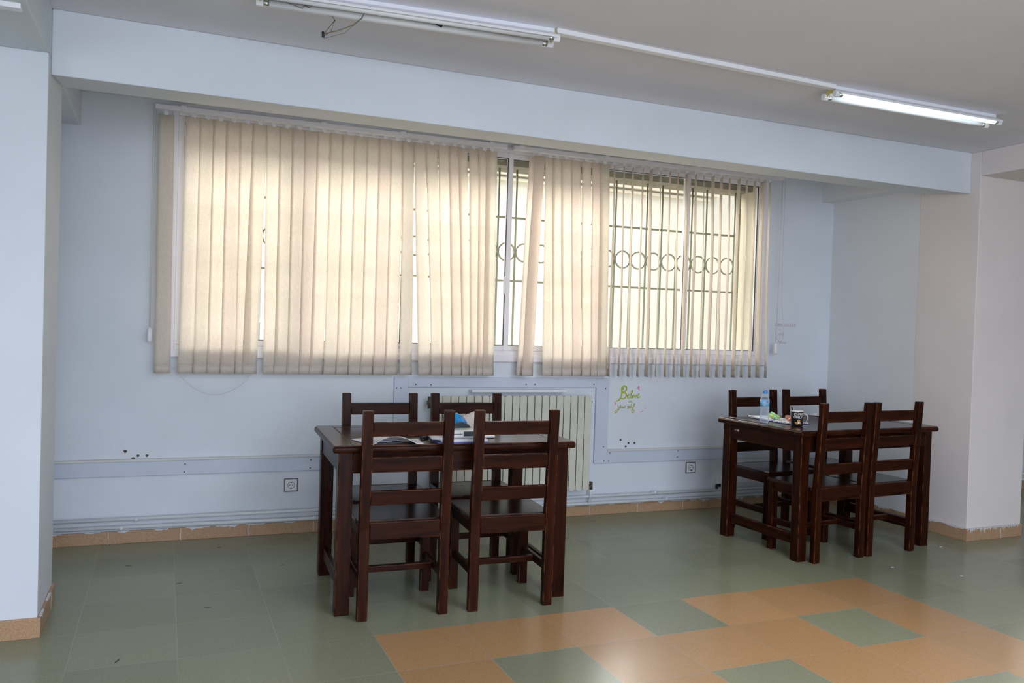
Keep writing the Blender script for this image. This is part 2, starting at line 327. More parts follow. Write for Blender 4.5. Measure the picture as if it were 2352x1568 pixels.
# beams
struct(MB().box(XL, XR, .50, .905, 2.385, ZC, lambda x, y, z: (x, y, z + (.050 if (y > .6 and z < 2.5) else 0))).make('trim_1', M['blue'], bevel=.005))
struct(MB().box(-1.87, XL, -8.4, .95, 2.455, ZC).make('trim_2', M['blue'], bevel=.005))
struct(MB().box(XR, 4.76, -8.4, .425, 2.497, ZC).make('trim_3', M['pink'], bevel=.005))
struct(MB().box(-1.52, -1.353, .90, 1.93, 2.466, ZC).make('trim_4', M['blue'], bevel=.004))
struct(MB().box(4.09, XR, .90, 1.80, 2.475, ZC).make('trim_5', M['pale'], bevel=.004))
struct(MB().box(4.76, 9.6, .50, .905, 2.42, ZC).make('trim_6', M['pink'], bevel=.004))
struct(MB().box(-7.2, -1.87, .50, .905, 2.385, ZC).make('trim_7', M['blue'], bevel=.004))
# unseen far sides of the hall
struct(MB().box(-7.3, -7.2, -8.4, 2.2, 0, ZC).make('wall_far_left', M['bright']))
struct(MB().box(9.5, 9.6, -8.4, 2.2, 0, ZC).make('wall_far_right', M['bright']))
struct(MB().box(-7.3, 9.6, -8.5, -8.4, 0, ZC).make('wall_rear', M['bright']))

# skirtings of terrazzo pieces
def skirt(name, f, L0, L1, h, smears, heavy=False):
    mb = MB(); x = L0
    mb.box(L0, L1, 0, .013, 0, h, f)
    o = struct(mb.make(name, M['base'], bevel=.002))
    k = L0 + 0.34; g = MB()
    while k < L1: g.box(k-.0015, k+.0015, .012, .0136, 0, h-.002, f); k += 0.40
    random.seed(hash(name) % 100 if False else len(name)*7)
    x = L0 + .01; mean = (L1-L0)/max(smears, 1)
    while x < L1-.03:
        ww = min(random.uniform(.25, .9)*mean, L1-x-.005); n = max(3, int(ww/.012)); top = []; bot = []
        big = random.choice((1, 1, 1.8, 3.0)) if heavy else random.choice((.6, 1, 1, 1.6))
        for k in range(n+1):
            u = k/n; e = .003 if k in (0, n) else (random.uniform(.7, 1.0)*(.004 + .006*abs(math.sin(9*u + x*31)) + .003*abs(math.sin(23*u + x*17)))*big*(.4+.6*math.sin(PI*u))) + (.012 if random.random() < .04 else 0)
            top.append((x+ww*u, h+.0015)); bot.append((x+ww*u, h-e))
        g.prism(top + bot[::-1], .004, .0141, lambda e, p, q: f(p, e, q))
        x += ww + random.uniform(.1, 1.0)*mean*(.35 if heavy else 1)
    g.make('paint_smear', M['smear'], o)
    return o
skirt('baseboard_back', lambda a, b, c: WL(a, b, c), -1.5, 4.217, .075, 34)
skirt('baseboard_back_right', lambda a, b, c: WL(a, b, c), 4.76, 9.5, .075, 10)
skirt('baseboard_left_pillar', lambda a, b, c: (-1.87+a, .42-b, c), 0, .538, .085, 1)
skirt('baseboard_left_pillar_side', lambda a, b, c: (XL+b, .420+a, c), 0, .480, .085, 3)
skirt('baseboard_right_pillar', lambda a, b, c: (4.204+a, .425-b, c), 0, .556, .085, 30, True)
skirt('baseboard_right', lambda a, b, c: (XR-b, .425+a, c), 0, 1.35, .085, 8)

# ------------------------------------------------------------------ wall boards round the radiator (painted, screwed)
def board(n, x0, x1, z0, z1, screws=(), lip=None):
    o = struct(MB().box(x0, x1, 0, .020, z0, z1, WL).make('trim_%d' % n, M['trim'], bevel=.002))
    e = MB()
    if lip == 'top': e.box(x0, x1, 0, .028, z1-.003, z1+.012, WL)
    if lip: e.make('top_edge', M['edge'], o, bevel=.003)
    for x, z in screws: disc_on_wall(x, z, .0045, 'screw', o, M['screw'], .020)
    return o
board(8, -1.5, .546, .405, .495, [(-.744, .469), (-.748, .420), (.011, .471), (.007, .420)], 'top')
board(9, .546, .640, .405, 1.012, [(.560, .938), (.590, .938)])
board(10, .640, 2.058, .944, 1.012, [(.692, .962), (.798, .960), (1.497, .965), (1.565, .965), (2.035, .967)])
board(11, 2.058, 2.163, .384, 1.012, [(2.133, .938), (2.131, .505), (2.138, .400)])
board(12, 2.163, XR, .384, .472, [(2.185, .458), (2.178, .398), (2.776, .460), (2.771, .410), (3.4, .45)], 'top')

# ------------------------------------------------------------------ the window
def frame_rect(mb, x0, x1, z0, z1, t, d0, d1):
    mb.box(x0, x0+t, d0, d1, z0, z1, WL).box(x1-t, x1, d0, d1, z0, z1, WL)
    mb.box(x0+t, x1-t, d0, d1, z0, z0+t, WL).box(x0+t, x1-t, d0, d1, z1-t, z1, WL)
win = thing('window_1', 'wide white sliding window behind the beige vertical blinds', 'window'); struct(win)
mb = MB(); frame_rect(mb, wx0, wx1, wz0, wz1, .035, -.06, .012); mb.make('window_frame', M['alu'], win, bevel=.003)
MB().box(wx0-.02, wx1+.02, -.02, .022, wz0-.045, wz0+.006, WL).make('window_sill', M['alu'], win, bevel=.010, seg=4)
cuts = [wx0+.035, -.115, .61, 1.345, 2.075, 2.81, wx1-.035]
for k in range(6):
    a, b_ = cuts[k], cuts[k+1]; off = -.03 if k % 2 else 0
    a2, b2 = a-(.014 if k else 0), b_+(.014 if k < 5 else 0)
    mb = MB(); frame_rect(mb, a2, b2, wz0+.035, wz1-.035, .036, -.030+off, 0+off)
    sash = mb.make('sash', M['alu'], win, bevel=.003)
    mb = MB(); frame_rect(mb, a2+.036, b2-.036, wz0+.071, wz1-.071, .004, -.014+off, -.004+off); mb.make('gasket', M['gasket'], sash)
    MB().box(a2+.04, b2-.04, -.014+off, -.010+off, wz0+.075, wz1-.075, WL).make('pane', M['glass'], sash)
MB().box(1.305, 1.318, 0, .018, 1.60, 1.72, WL).make('latch', M['white'], win, bevel=.003)
# next bay's window
win2 = thing('window_2', 'window of the next bay seen past the right pillar', 'window'); struct(win2)
mb = MB(); frame_rect(mb, 6.5, 8.6, 1.25, 2.6, .05, -.06, .02); mb.box(7.52, 7.58, -.06, .01, 1.3, 2.55, WL); mb.make('window_frame', M['alu'], win2, bevel=.003)
MB().box(6.55, 8.55, -.03, -.026, 1.3, 2.55, WL).make('pane', M['glass'], win2)

# iron grille outside
gr = thing('window_grille', 'iron grille with a row of rings outside the window', 'grille')
def GY(x, z): return WL(x, -.265, z)
bars = MB()
x = 2.467
xs = [2.467+.1385*k for k in range(-24, 8)]
for x in xs:
    bars = MB().tube([GY(x, wz0-.0), GY(x, 2.60)], .0078, 6); bars.make('upright_bar', M['grille'], gr)
for z in (2.174, 1.709):
    MB().tube([GY(xs[0]-.05, z), GY(xs[-1]+.02, z)], .0085, 6).make('cross_bar', M['grille'], gr)
for a in xs[:-1]:
    cx = a+.069
    MB().tube([WL(cx+.064*math.cos(t), -.258, 1.921+.066*math.sin(t)) for t in [2*PI*k/24 for k in range(24)]], .0068, 6, closed=True).make('ring', M['grille'], gr)
MB().tube([GY(3.475, wz0), GY(3.475, 2.60)], .016, 8).make('end_post', M['grille'], gr)
# window reveal faces (cream outside render) and lintel underside
MB().box(wx1-.035, wx1-.001, -.37, -.062, wz0, 2.575, WL).make('reveal', M['cream'], win)
MB().box(wx0+.001, wx0+.035, -.37, -.062, wz0, 2.575, WL).make('reveal', M['cream'], win)
MB().box(wx0+.036, wx1-.036, -.40, -.155, 2.53, 2.574, WL).make('lintel_edge', M['concrete'], win)

# building across the courtyard
ob = thing('courtyard_building', 'cream rendered building across the courtyard outside the window', 'building', (0, 0, 0))
MB().box(-14, 20, 7.0, 7.3, -1, 9).make('outer_wall', M['cream2'], ob)
MB().box(-14, 6.87, 6.88, 7.0, 3.44, 3.51).make('cornice', M['cream'], ob)
MB().box(-14, 6.75, 6.93, 7.0, 3.37, 3.41).make('cornice', M['cream'], ob)
MB().box(-14, 20, 6.85, 7.0, 3.68, 4.0).make('balcony_edge', M['cream'], ob)
MB().box(-14, 20, 2.3, 7.0, -1.1, -1).make('courtyard_floor', M['cream2'], ob)

# ------------------------------------------------------------------ vertical blinds
DB = .10
def slat(parent, xt, xb, mt, ang=0.0, width=.089, z0=1.03, z1=2.565, wav=0.004, ph=0, twist=0, dd=0):
    """one cloth slat: centre x at top and bottom, angle from the wall plane (radians)"""
    def P(u, v):
        z = z0 + (z1-z0)*v; xc = xb + (xt-xb)*v; a = ang + twist*(1-v)
        s = (u-.5)*width
        bow = wav*math.sin(v*6+ph) + .003*math.cos((u-.5)*PI)
        return WL(xc + s*math.cos(a), DB + dd + s*math.sin(a)*1.0 + bow, z)
    mb = MB().grid(P, 4, 14)
    o = mb.make('slat', mt, parent, solid=.0009)
    z0s = z0
    def Q(u, v):
        z = z0s + .055*v; xc = xb; a = ang+twist; s = (u-.5)*width*1.01
        return WL(xc + s*math.cos(a), DB + dd + s*math.sin(a) + wav*math.sin(ph) + .003*math.cos((u-.5)*PI), z)
    MB().grid(Q, 4, 1).make('weighted_hem', M['hem'], o, solid=.005)
    MB().box(xt-.012, xt+.012, DB+dd-.003, DB+dd+.003, z1-.004, z1+.02, WL).make('hanger_clip', M['white'], o)
    return o
bl1 = thing('vertical_blind', 'closed beige vertical blind covering the left half of the window', 'blind', group=None)
tA = [(-0.7876, -0.7998), (-0.7098, -0.7122), (-0.6337, -0.6358), (-0.5591, -0.5585), (-0.4812, -0.4728), (-0.405, -0.4342), (-0.3253, -0.3085), (-0.2447, -0.2432), (-0.1711, -0.1641), (-0.0941, -0.0921), (-0.0162, -0.0276), (0.0625, 0.0622), (0.1394, 0.1392), (0.2171, 0.2199), (0.2984, 0.2958), (0.375, 0.3782), (0.4553, 0.4558), (0.5277, 0.5552), (0.6067, 0.6816), (0.6865, 0.7714), (0.7702, 0.8463), (0.8458, 0.9113), (0.9037, 0.9791), (0.9803, 1.0344), (1.057, 1.0903), (1.1101, 1.1336)]
cols = [M['fab'], M['fab2'], M['fab'], M['fab3'], M['fab'], M['fab2']]
random.seed(3)
slat(bl1, -0.895, -0.886, M['fab'], ang=.05)
for k, (a, b_) in enumerate(tA):
    mt = cols[k % 6]
    if k in (21, 24): mt = M['fab3']
    if k in (7, 17): mt = M['fab2']  # greyer cloth puts the shade of the mullion behind into these slats
    an = math.radians(random.uniform(8, 16)) if k < 22 else math.radians(random.uniform(10, 30))
    slat(bl1, a+.043, b_+.043, mt, ang=-an, ph=random.uniform(0, 6), wav=.002, dd=.002*(k % 2), twist=random.uniform(-.06, .06))
MB().box(-.955, 1.262, DB-.022, DB+.022, 2.590, 2.618, WL).make('head_rail', M['alu'], bl1, bevel=.003)
for xb in (-.80, .02, .53, 1.15):
    MB().box(xb-.018, xb+.018, 0, DB+.024, 2.604, 2.624, WL).make('rail_bracket', M['white'], bl1, bevel=.002)
mb = MB().tube([WL(-.962, DB, 2.59), WL(-.965, DB, 1.9), WL(-.962, DB-.01, 1.30)], .002, 6).tube([WL(-.950, DB+.01, 2.59), WL(-.956, DB, 1.9), WL(-.957, DB-.01, 1.30)], .002, 6)
mb.make('pull_cord', M['bead'], bl1)
MB().lathe([(.004, .09), (.012, .08), (.014, .05), (.014, .02), (.010, 0)], 10, WL(-.9595, DB-.01, 1.21), cap=True).make('cord_weight', M['white'], bl1)
pts = []
for k in range(13):
    t = k/12; pts.append(WL(-.80+.43*t, DB, 1.035-.135*math.sin(PI*t)**.8))
MB().tube(pts, .0014, 5).make('link_chain', M['bead'], bl1)
MB().tube([WL(-.845, DB, 1.07), WL(-.83, DB, 1.055), WL(-.80, DB, 1.075)], .0014, 5).make('link_chain', M['bead'], bl1)
MB().tube([WL(-.36, DB, 1.07), WL(-.33, DB, 1.03), WL(-.30, DB, 1.06)], .0014, 5).make('link_chain', M['bead'], bl1)

bl2 = thing('vertical_blind', 'beige vertical blind whose right half of slats stands open edge-on', 'blind')
tB = [(1.4579, 1.4057), (1.5438, 1.5877), (1.5971, 1.6854), (1.671, 1.75), (1.7491, 1.8289), (1.8279, 1.9156), (1.9109, 1.9962), (1.9773, 2.0527)]
tB = [(1.4579, 1.4157), (1.5438, 1.5777), (1.6021, 1.6604), (1.671, 1.73), (1.7491, 1.8089), (1.8279, 1.8856), (1.9109, 1.9562), (1.9773, 2.0127)]
for k, (a, b_) in enumerate(tB):
    slat(bl2, a+.043, b_+.043, [M['fab3'], M['fab2'], M['fab'], M['fab'], M['fab3'], M['fab'], M['fab3'], M['fab2']][k], ang=-math.radians(random.uniform(6, 18)), ph=random.uniform(0, 6), wav=.004, dd=.004*(k % 2)+(.02 if k == 0 else 0), twist=random.uniform(-.1, .1))  # last slat greyer, shade of the mullion behind put into its colour
slat(bl2, 1.4779, 1.4307, M['fab'], ang=-.3, dd=-.016)
tC = [(2.1011, 2.1096), (2.1835, 2.1921), (2.2521, 2.2682), (2.336, 2.3468), (2.4096, 2.4243), (2.4876, 2.5044), (2.5664, 2.5818), (2.6421, 2.6593), (2.7146, 2.7358), (2.7956, 2.8131), (2.8694, 2.8911), (2.9518, 2.9658), (3.0271, 3.0452), (3.1029, 3.1173), (3.1836, 3.194), (3.2608, 3.2755), (3.3306, 3.3495), (3.4008, 3.4241), (3.4759, 3.4993)]
widths = [6, 5, 5, 7, 10, 3, 7, 5, 9, 9, 3, 10, 11, 6, 11, 8, 8, 12, 8]     # how wide each shows
for k, (a, b_) in enumerate(tC):
    xm = (a+b_)/2; view = math.atan2(xm+.871, 1.69+3.522)       # direction in which a slat would be seen exactly edge-on
    off = math.asin(min(.3, widths[k]*.0027*.85/.089))
    ang = -(PI/2-view) - off*(1 if k % 3 else .8)
    slat(bl2, a, b_, M['fab'], ang=ang, ph=random.uniform(0, 6), wav=.005, twist=-random.uniform(.02, .10))
MB().box(1.314, 3.60, DB-.022, DB+.022, 2.590, 2.618, WL).make('head_rail', M['alu'], bl2, bevel=.003)
for xb in (1.37, 2.03, 2.80, 3.54):
    MB().box(xb-.018, xb+.018, 0, DB+.024, 2.604, 2.624, WL).make('rail_bracket', M['white'], bl2, bevel=.002)
MB().tube([WL(3.60, DB, 2.59), WL(3.602, DB, 2.0), WL(3.60, DB-.01, 1.31)], .002, 6).tube([WL(3.63, DB, 2.59), WL(3.625, DB, 2.0), WL(3.64, DB, 1.6), WL(3.665, DB, 1.36), WL(3.64, DB, 1.315), WL(3.60, DB, 1.34), WL(3.575, DB, 1.42)], .0016, 6).make('pull_cord', M['bead'], bl2)
MB().lathe([(.004, .09), (.012, .08), (.014, .05), (.014, .02), (.010, 0)], 10, WL(3.60, DB-.01, 1.215), cap=True).make('cord_weight', M['white'], bl2)

# ------------------------------------------------------------------ radiator
rad = thing('radiator', 'cream sectional radiator on the back wall behind the left table', 'radiator', (0, 0, 0))
RX0, RX1, RZ0, RZ1 = .800, 1.975, .205, .895
n = 21; pw = (RX1-RX0)/n
for k in range(n):
    x0 = RX0+k*pw; x1 = x0+pw-.005; xm = (x0+x1)/2
    mb = MB()
    # flat front blade with rounded, slightly arched top and bottom, joined to a narrower body
    mb.prism([(x0, RZ0+.018), (x0+.010, RZ0+.006), (xm, RZ0), (x1-.010, RZ0+.006), (x1, RZ0+.018), (x1, RZ1-.012), (x1-.010, RZ1-.003), (xm, RZ1), (x0+.010, RZ1-.003), (x0, RZ1-.012)], .112, .118, lambda e, a, b: WL(a, e, b))
    mb.box(xm-.012, xm+.012, .035, .113, RZ0+.02, RZ1-.012, WL)
    mb.box(x0+.004, x1-.004, .032, .040, RZ0+.02, RZ1-.02, WL)
    mb.box(x0+.010, x0+.014, .04, .112, RZ0+.04, RZ1-.03, WL)
    mb.make('section', M['radiator'], rad, bevel=.003)
for z in (RZ0+.05, RZ1-.05):
    MB().tube([WL(RX0-.012, .07, z), WL(RX1+.012, .07, z)], .020, 12).make('header', M['radiator'], rad)
MB().tube([WL(RX0-.04, .07, RZ1-.05), WL(RX0-.01, .07, RZ1-.05)], .013, 10).tube([WL(RX0-.025, .07, RZ1-.09), WL(RX0-.025, .07, RZ1-.01)], .010, 8).make('air_valve', M['rust'], rad)
v = MB().tube([WL(RX1+.01, .07, RZ0+.04), WL(RX1+.035, .07, RZ0+.04)], .014, 10).tube([WL(RX1+.035, .07, RZ0+.055), WL(RX1+.037, .07, RZ0+.0)], .013, 10).make('valve', M['rust'], rad)
MB().tube([WL(RX1+.037, .07, RZ0+.0), WL(RX1+.042, .066, .17), WL(RX1+.040, .06, .13), WL(RX1+.028, .05, .098), WL(RX1+.015, .045, .090)], .009, 10).make('feed_pipe', M['pipe'], rad)
MB().tube([WL(RX1+.012, .07, RZ1-.05), WL(RX1+.022, .07, RZ1-.05)], .009, 8).make('end_plug', M['rust'], rad)
tag(MB().box(1.075, 1.79, .02, .075, .912, .930, WL).make('white_batten', M['white'], bevel=.003), 'long white strip lying along the wall just above the cream radiator', 'strip')

# heating pipes
hp = thing('heating_pipe', 'upper of the two white heating pipes along the foot of the back wall', 'pipe', (0, 0, 0))
MB().tube([WL(-1.5, .045, .155), WL(0, .045, .150), WL(XR, .045, .142)], .011, 12).make('pipe_run', M['pipe'], hp)
for x in (-1.02, .10, 2.56, 3.6):
    MB().tube([WL(x, .0, .150), WL(x, .034, .150)], .006, 8).tube([WL(x+.0, .045, .150), WL(x+.02, .045, .150)], .0135, 10).make('pipe_clip', M['pipe'], hp)
hp2 = thing('heating_pipe', 'lower heating pipe just above the skirting of the back wall', 'pipe', (0, 0, 0))
MB().tube([WL(-1.5, .045, .108), WL(0, .045, .098), WL(XR, .045, .092)], .012, 12).make('pipe_run', M['pipe'], hp2)
for x in (-1.10, .03, 2.66, 3.7):
    MB().tube([WL(x, .0, .098), WL(x, .034, .098)], .006, 8).tube([WL(x, .045, .0995), WL(x+.02, .045, .0995)], .015, 10).make('pipe_clip', M['pipe'], hp2)
tk = thing('cable_trunking', 'short end of white trunking on the back wall behind the right table', 'trunking')
MB().box(3.135, XR, 0, .035, .190, .228, WL).make('cover', M['pipe'], tk, bevel=.004)
MB().box(3.150, 3.175, .0, .030, .165, .190, WL).box(3.142, 3.150, .0, .030, .150, .178, WL).make('dark_bracket', M['dark'], tk, bevel=.002)
# next bay radiator (a sliver shows past the pillar)
nr = thing('radiator', 'cream radiator of the next bay glimpsed past the right pillar', 'radiator')
for k in range(12):
    MB().box(6.62+k*.06, 6.672+k*.06, .04, .12, .22, .90, WL).make('section', M['radiator'], nr, bevel=.006)
MB().tube([WL(6.60, .06, .26), WL(6.585, .06, .20), WL(6.57, .05, .16)], .010, 8).make('feed_pipe', M['pipe'], nr)
hp3 = thing('heating_pipe', 'pair of heating pipes on the wall beyond the right pillar', 'pipe')
MB().tube([WL(4.78, .045, .150), WL(9.4, .045, .150)], .011, 10).make('pipe_run', M['pipe'], hp3)
MB().tube([WL(4.78, .045, .098), WL(9.4, .045, .098)], .012, 10).make('pipe_run', M['pipe'], hp3)

# sockets
def socket(x, z, label):
    s = thing('wall_socket', label, 'socket', group='wall sockets')
    MB().box(x-.043, x+.043, 0, .008, z-.043, z+.043, WL).make('surround', M['sframe'], s, bevel=.002)
    MB().box(x-.037, x+.037, .006, .012, z-.037, z+.037, WL).make('plate', M['socket'], s, bevel=.003)
    ring = [(x+.021*math.cos(t), z+.021*math.sin(t)) for t in [2*PI*k/20 for k in range(20)]]
    MB().tube([WL(a, .0122, b) for a, b in ring], .0018, 6, closed=True).make('well', M['sframe'], s)
    for dx in (-.009, .009): MB().tube([WL(x+dx, .010, z), WL(x+dx, .0135, z)], .0035, 8).make('hole', M['dark'], s)
    for dz in (-.018, .018): MB().box(x-.004, x+.004, .010, .014, z+dz-.003, z+dz+.003, WL).make('earth_clip', M['dark'], s)
socket(-.108, .311, 'square white socket with dark frame on the wall left of the left table')
socket(2.904, .323, 'square white socket on the back wall left of the right table')

# ------------------------------------------------------------------ lettering on the wall
def wpx(cx, cy):      # crop coordinates of the handwriting -> wall
    px = 1350+cx*.1722; py = 850+cy*.1722
    return 1.992 + (px-1350)*.00363 + (py-850)*.00011, 1.069 + (px-1350)*.00004 - (py-850)*.0032
def ribbon(name, strokes, r, mt, parent, d=.0015):
    mb = MB()
    for st in strokes:
        P = [Vector(wpx(*q)) for q in st]
        out = []
        for i in range(len(P)-1):                 # Catmull-Rom
            a, b, c_, dd = P[max(i-1, 0)], P[i], P[i+1], P[min(i+2, len(P)-1)]
            for k in range(5):
                t = k/5; out.append(0.5*((2*b)+(c_-a)*t+(2*a-5*b+4*c_-dd)*t*t+(3*b-a-3*c_+dd)*t**3))
        out.append(P[-1]); mb.tube([WL(q.x, d, q.y) for q in out], r, 5)
    return mb.make(name, mt, parent)
wr = thing('wall_lettering', 'green and olive handwriting "Belive in your self" on the wall right of the radiator', 'writing')
ribbon('large_word', [[(445, 240), (460, 262), (475, 245), (462, 228), (450, 262), (452, 320), (430, 380), (410, 410), (385, 415)],
    [(448, 235), (480, 213), (512, 228), (515, 262), (495, 290), (452, 308), (500, 308), (512, 350), (480, 388), (432, 378)]], .0048, M['lettergreen'], wr)
ribbon('large_word_rest', [[(522, 355), (550, 345), (552, 330), (535, 334), (525, 360), (542, 382), (568, 362), (600, 292), (594, 275), (580, 300), (574, 372), (592, 378), (604, 340), (602, 376), (622, 338), (634, 374), (652, 336), (658, 358), (685, 342), (690, 325), (668, 330), (662, 362), (680, 380), (703, 362)]], .0030, M['lettergreen'], wr)
ribbon('small_word', [[(548, 412), (550, 446)], [(566, 446), (568, 420), (582, 418), (586, 446), (600, 440)]], .0024, M['letteryellow'], wr)
ribbon('last_words', [[(400, 472), (404, 500), (424, 500), (438, 470), (430, 512), (402, 546), (376, 580), (358, 570), (372, 545), (424, 520)],
    [(450, 492), (444, 508), (458, 512), (460, 495), (450, 490)], [(470, 490), (470, 510), (483, 508), (485, 490), (487, 514)], [(492, 514), (493, 490), (505, 492)],
    [(545, 488), (528, 490), (532, 502), (546, 510), (536, 524), (520, 518)], [(550, 506), (562, 500), (557, 488), (548, 502), (552, 518), (572, 508), (592, 470), (584, 465), (575, 518), (590, 512), (612, 500), (632, 464), (620, 462), (602, 530), (592, 578), (612, 576), (620, 540), (570, 550)]], .0026, M['letteryellow'], wr)
hm = MB()
for cx, cy, s in ((684, 245, 1.0), (368, 448, .8)):
    base = [(0, -38), (-12, -10), (-28, -6), (-10, 8), (14, 38), (8, 10), (12, -14)] if s == 1 else [(-12, -30), (-16, 30), (4, 16), (16, -6), (4, -18)]
    poly = [wpx(cx+a*s, cy+b*s) for a, b in base]
    hm.prism(poly, .0008, .002, lambda e, a, b: WL(a, e, b))
hm.make('pink_heart', M['letterpink'], wr)
ribbon('pink_scribble', [[(765, 528), (785, 520), (768, 516)], [(700, 570), (722, 575), (742, 550)]], .0018, M['letterpink'], wr)
def text_on_wall(s, x, z, size, parent, mt, name, d=.001, mir=1):
    cu = bpy.data.curves.new(name, 'FONT'); cu.body = s; cu.size = size; cu.extrude = .0004; cu.offset = -.0006*size/.03
    to = bpy.data.objects.new(name, cu); C.objects.link(to)
    dg = bpy.context.evaluated_depsgraph_get(); me = bpy.data.meshes.new_from_object(to.evaluated_get(dg))
    bpy.data.objects.remove(to); me.materials.clear(); me.materials.append(mt)
    for v_ in me.vertices: v_.co = WL(x+v_.co.x, d+v_.co.z, z+v_.co.y)
    o = bpy.data.objects.new(name, me); C.objects.link(o); o.parent = parent; return o
w2 = thing('wall_lettering', 'small faded red writing in five short lines beside the right end of the blind', 'writing')
for s, x, z, sz in (('INPRUSARAR.', 3.655, 1.440, .037), ('+', 3.705, 1.405, .03), ('165k', 3.685, 1.365, .036), ('+', 3.705, 1.335, .03), ('Amina', 3.690, 1.300, .036)):
    text_on_wall(s, x, z, sz, w2, M['letterred'], 'letters')

# ------------------------------------------------------------------ ceiling fixtures
def fixture(x0, y0, x1, y1, lit, label):
    L = math.hypot(x1-x0, y1-y0); a = math.atan2(y1-y0, x1-x0)
    t = thing('fluorescent_light', label, 'ceiling light', (x0, y0, ZC), a, 'twin tube ceiling lights')
    P = lambda x, yy, z: (x, yy, z)
    prof = [(-.025, 0), (.025, 0), (.025, -.016), (.070, -.042), (.072, -.053), (.069, -.053), (.066, -.046), (.021, -.021), (-.021, -.021), (-.066, -.046), (-.069, -.053), (-.072, -.053), (-.070, -.042), (-.025, -.016)]
    MB().prism(prof, 0, L, P).make('reflector', M['white'], t, bevel=.001)
    for e0, e1 in ((-.004, 0), (L, L+.004)):
        MB().prism([(-.022, -.002), (.022, -.002), (.030, -.020), (.050, -.034), (.030, -.052), (0, -.034), (-.030, -.052), (-.050, -.034), (-.030, -.020)], e0, e1, P).make('end_plate', M['yellowed'], t)
    for s in (-1, 1):
        for e0, e1 in ((-.016, .012), (L-.012, L+.016)):
            MB().prism([(s*.040+.016*math.cos(q), -.046+.018*math.sin(q)) for q in [2*PI*k/8+PI/8 for k in range(8)]], e0, e1, P).make('tube_holder', M['white'], t, bevel=.002)
        on = lit and s < 0
        tb = MB().tube([(.03, s*.040, -.047), (L-.03, s*.040, -.047)], .0135, 16).make('tube', M['lit'] if on else M['white'], t)
        for e0, e1 in ((.012, .034), (L-.034, L-.012)): MB().tube([(e0, s*.040, -.047), (e1, s*.040, -.047)], .0139, 16).make('tube_cap', M['chrome'], tb)
    return t, L
f1, L1 = fixture(-.560, -.160, .650, -.262, False, 'unlit twin tube ceiling light with loose wires hanging from it')
def loc1(px): return px
MB().tube([(.10, 0, -.022), (.16, .02, -.04), (.23, .04, -.055), (.28, .045, -.060), (.290, .045, -.075), (.262, .045, -.115), (.245, .045, -.138)], .0022, 6).tube([(.290, .045, -.075), (.275, .045, -.125), (.247, .045, -.144)], .0012, 5).make('loose_wire', M['wire'], f1)
MB().tube([(.41, .01, -.022), (.395, .02, -.060), (.360, .03, -.090), (.30, .04, -.118), (.246, .045, -.136)], .0022, 6).tube([(.395, .02, -.060), (.33, .04, -.122), (.247, .045, -.154)], .0012, 5).make('loose_wire', M['wire'], f1)
MB().tube([(.246, .045, -.150), (.244, .045, -.128)], .0055, 8).make('wire_nut', M['dark'], f1)
MB().tube([(.05, .0, -.024), (.10, .01, -.045), (.16, .02, -.056), (.18, .0, -.03)], .0014, 5).tube([(.19, .01, -.05), (.22, .0, -.024)], .0014, 5).make('loose_wire', M['wire'], f1)
MB().tube([(.60, .0, -.022), (.66, .0, -.030), (.70, .005, -.036), (.74, .0, -.024)], .004, 6).tube([(.78, 0, -.024), (.84, .0, -.032), (.90, 0, -.024)], .0025, 6).tube([(1.0, 0, -.024), (1.08, .0, -.032), (1.13, .005, -.038)], .003, 6).make('blue_wire', M['wireblue'], f1)
MB().tube([(.70, .006, -.042), (.725, .006, -.050)], .007, 8).make('starter', M['dark'], f1)
f2, L2 = fixture(2.275, -.206, 3.460, -.216, True, 'lit twin tube ceiling light near the right end of the beam')
tr = thing('cable_trunking', 'long white cable trunking on the ceiling joining the two tube lights', 'trunking')
MB().box(.655, 2.268, -.302, -.264, ZC-.022, ZC, lambda x, y, z: (x, y + .032*(x-.655), z)).make('cover', M['white'], tr, bevel=.003)
tag(MB().box(-1.9, XL-.02, -.16, -.115, 2.435, 2.455).make('cable_trunking', M['white'], bevel=.003), 'short piece of white trunking under the beam in the top left corner', 'trunking')

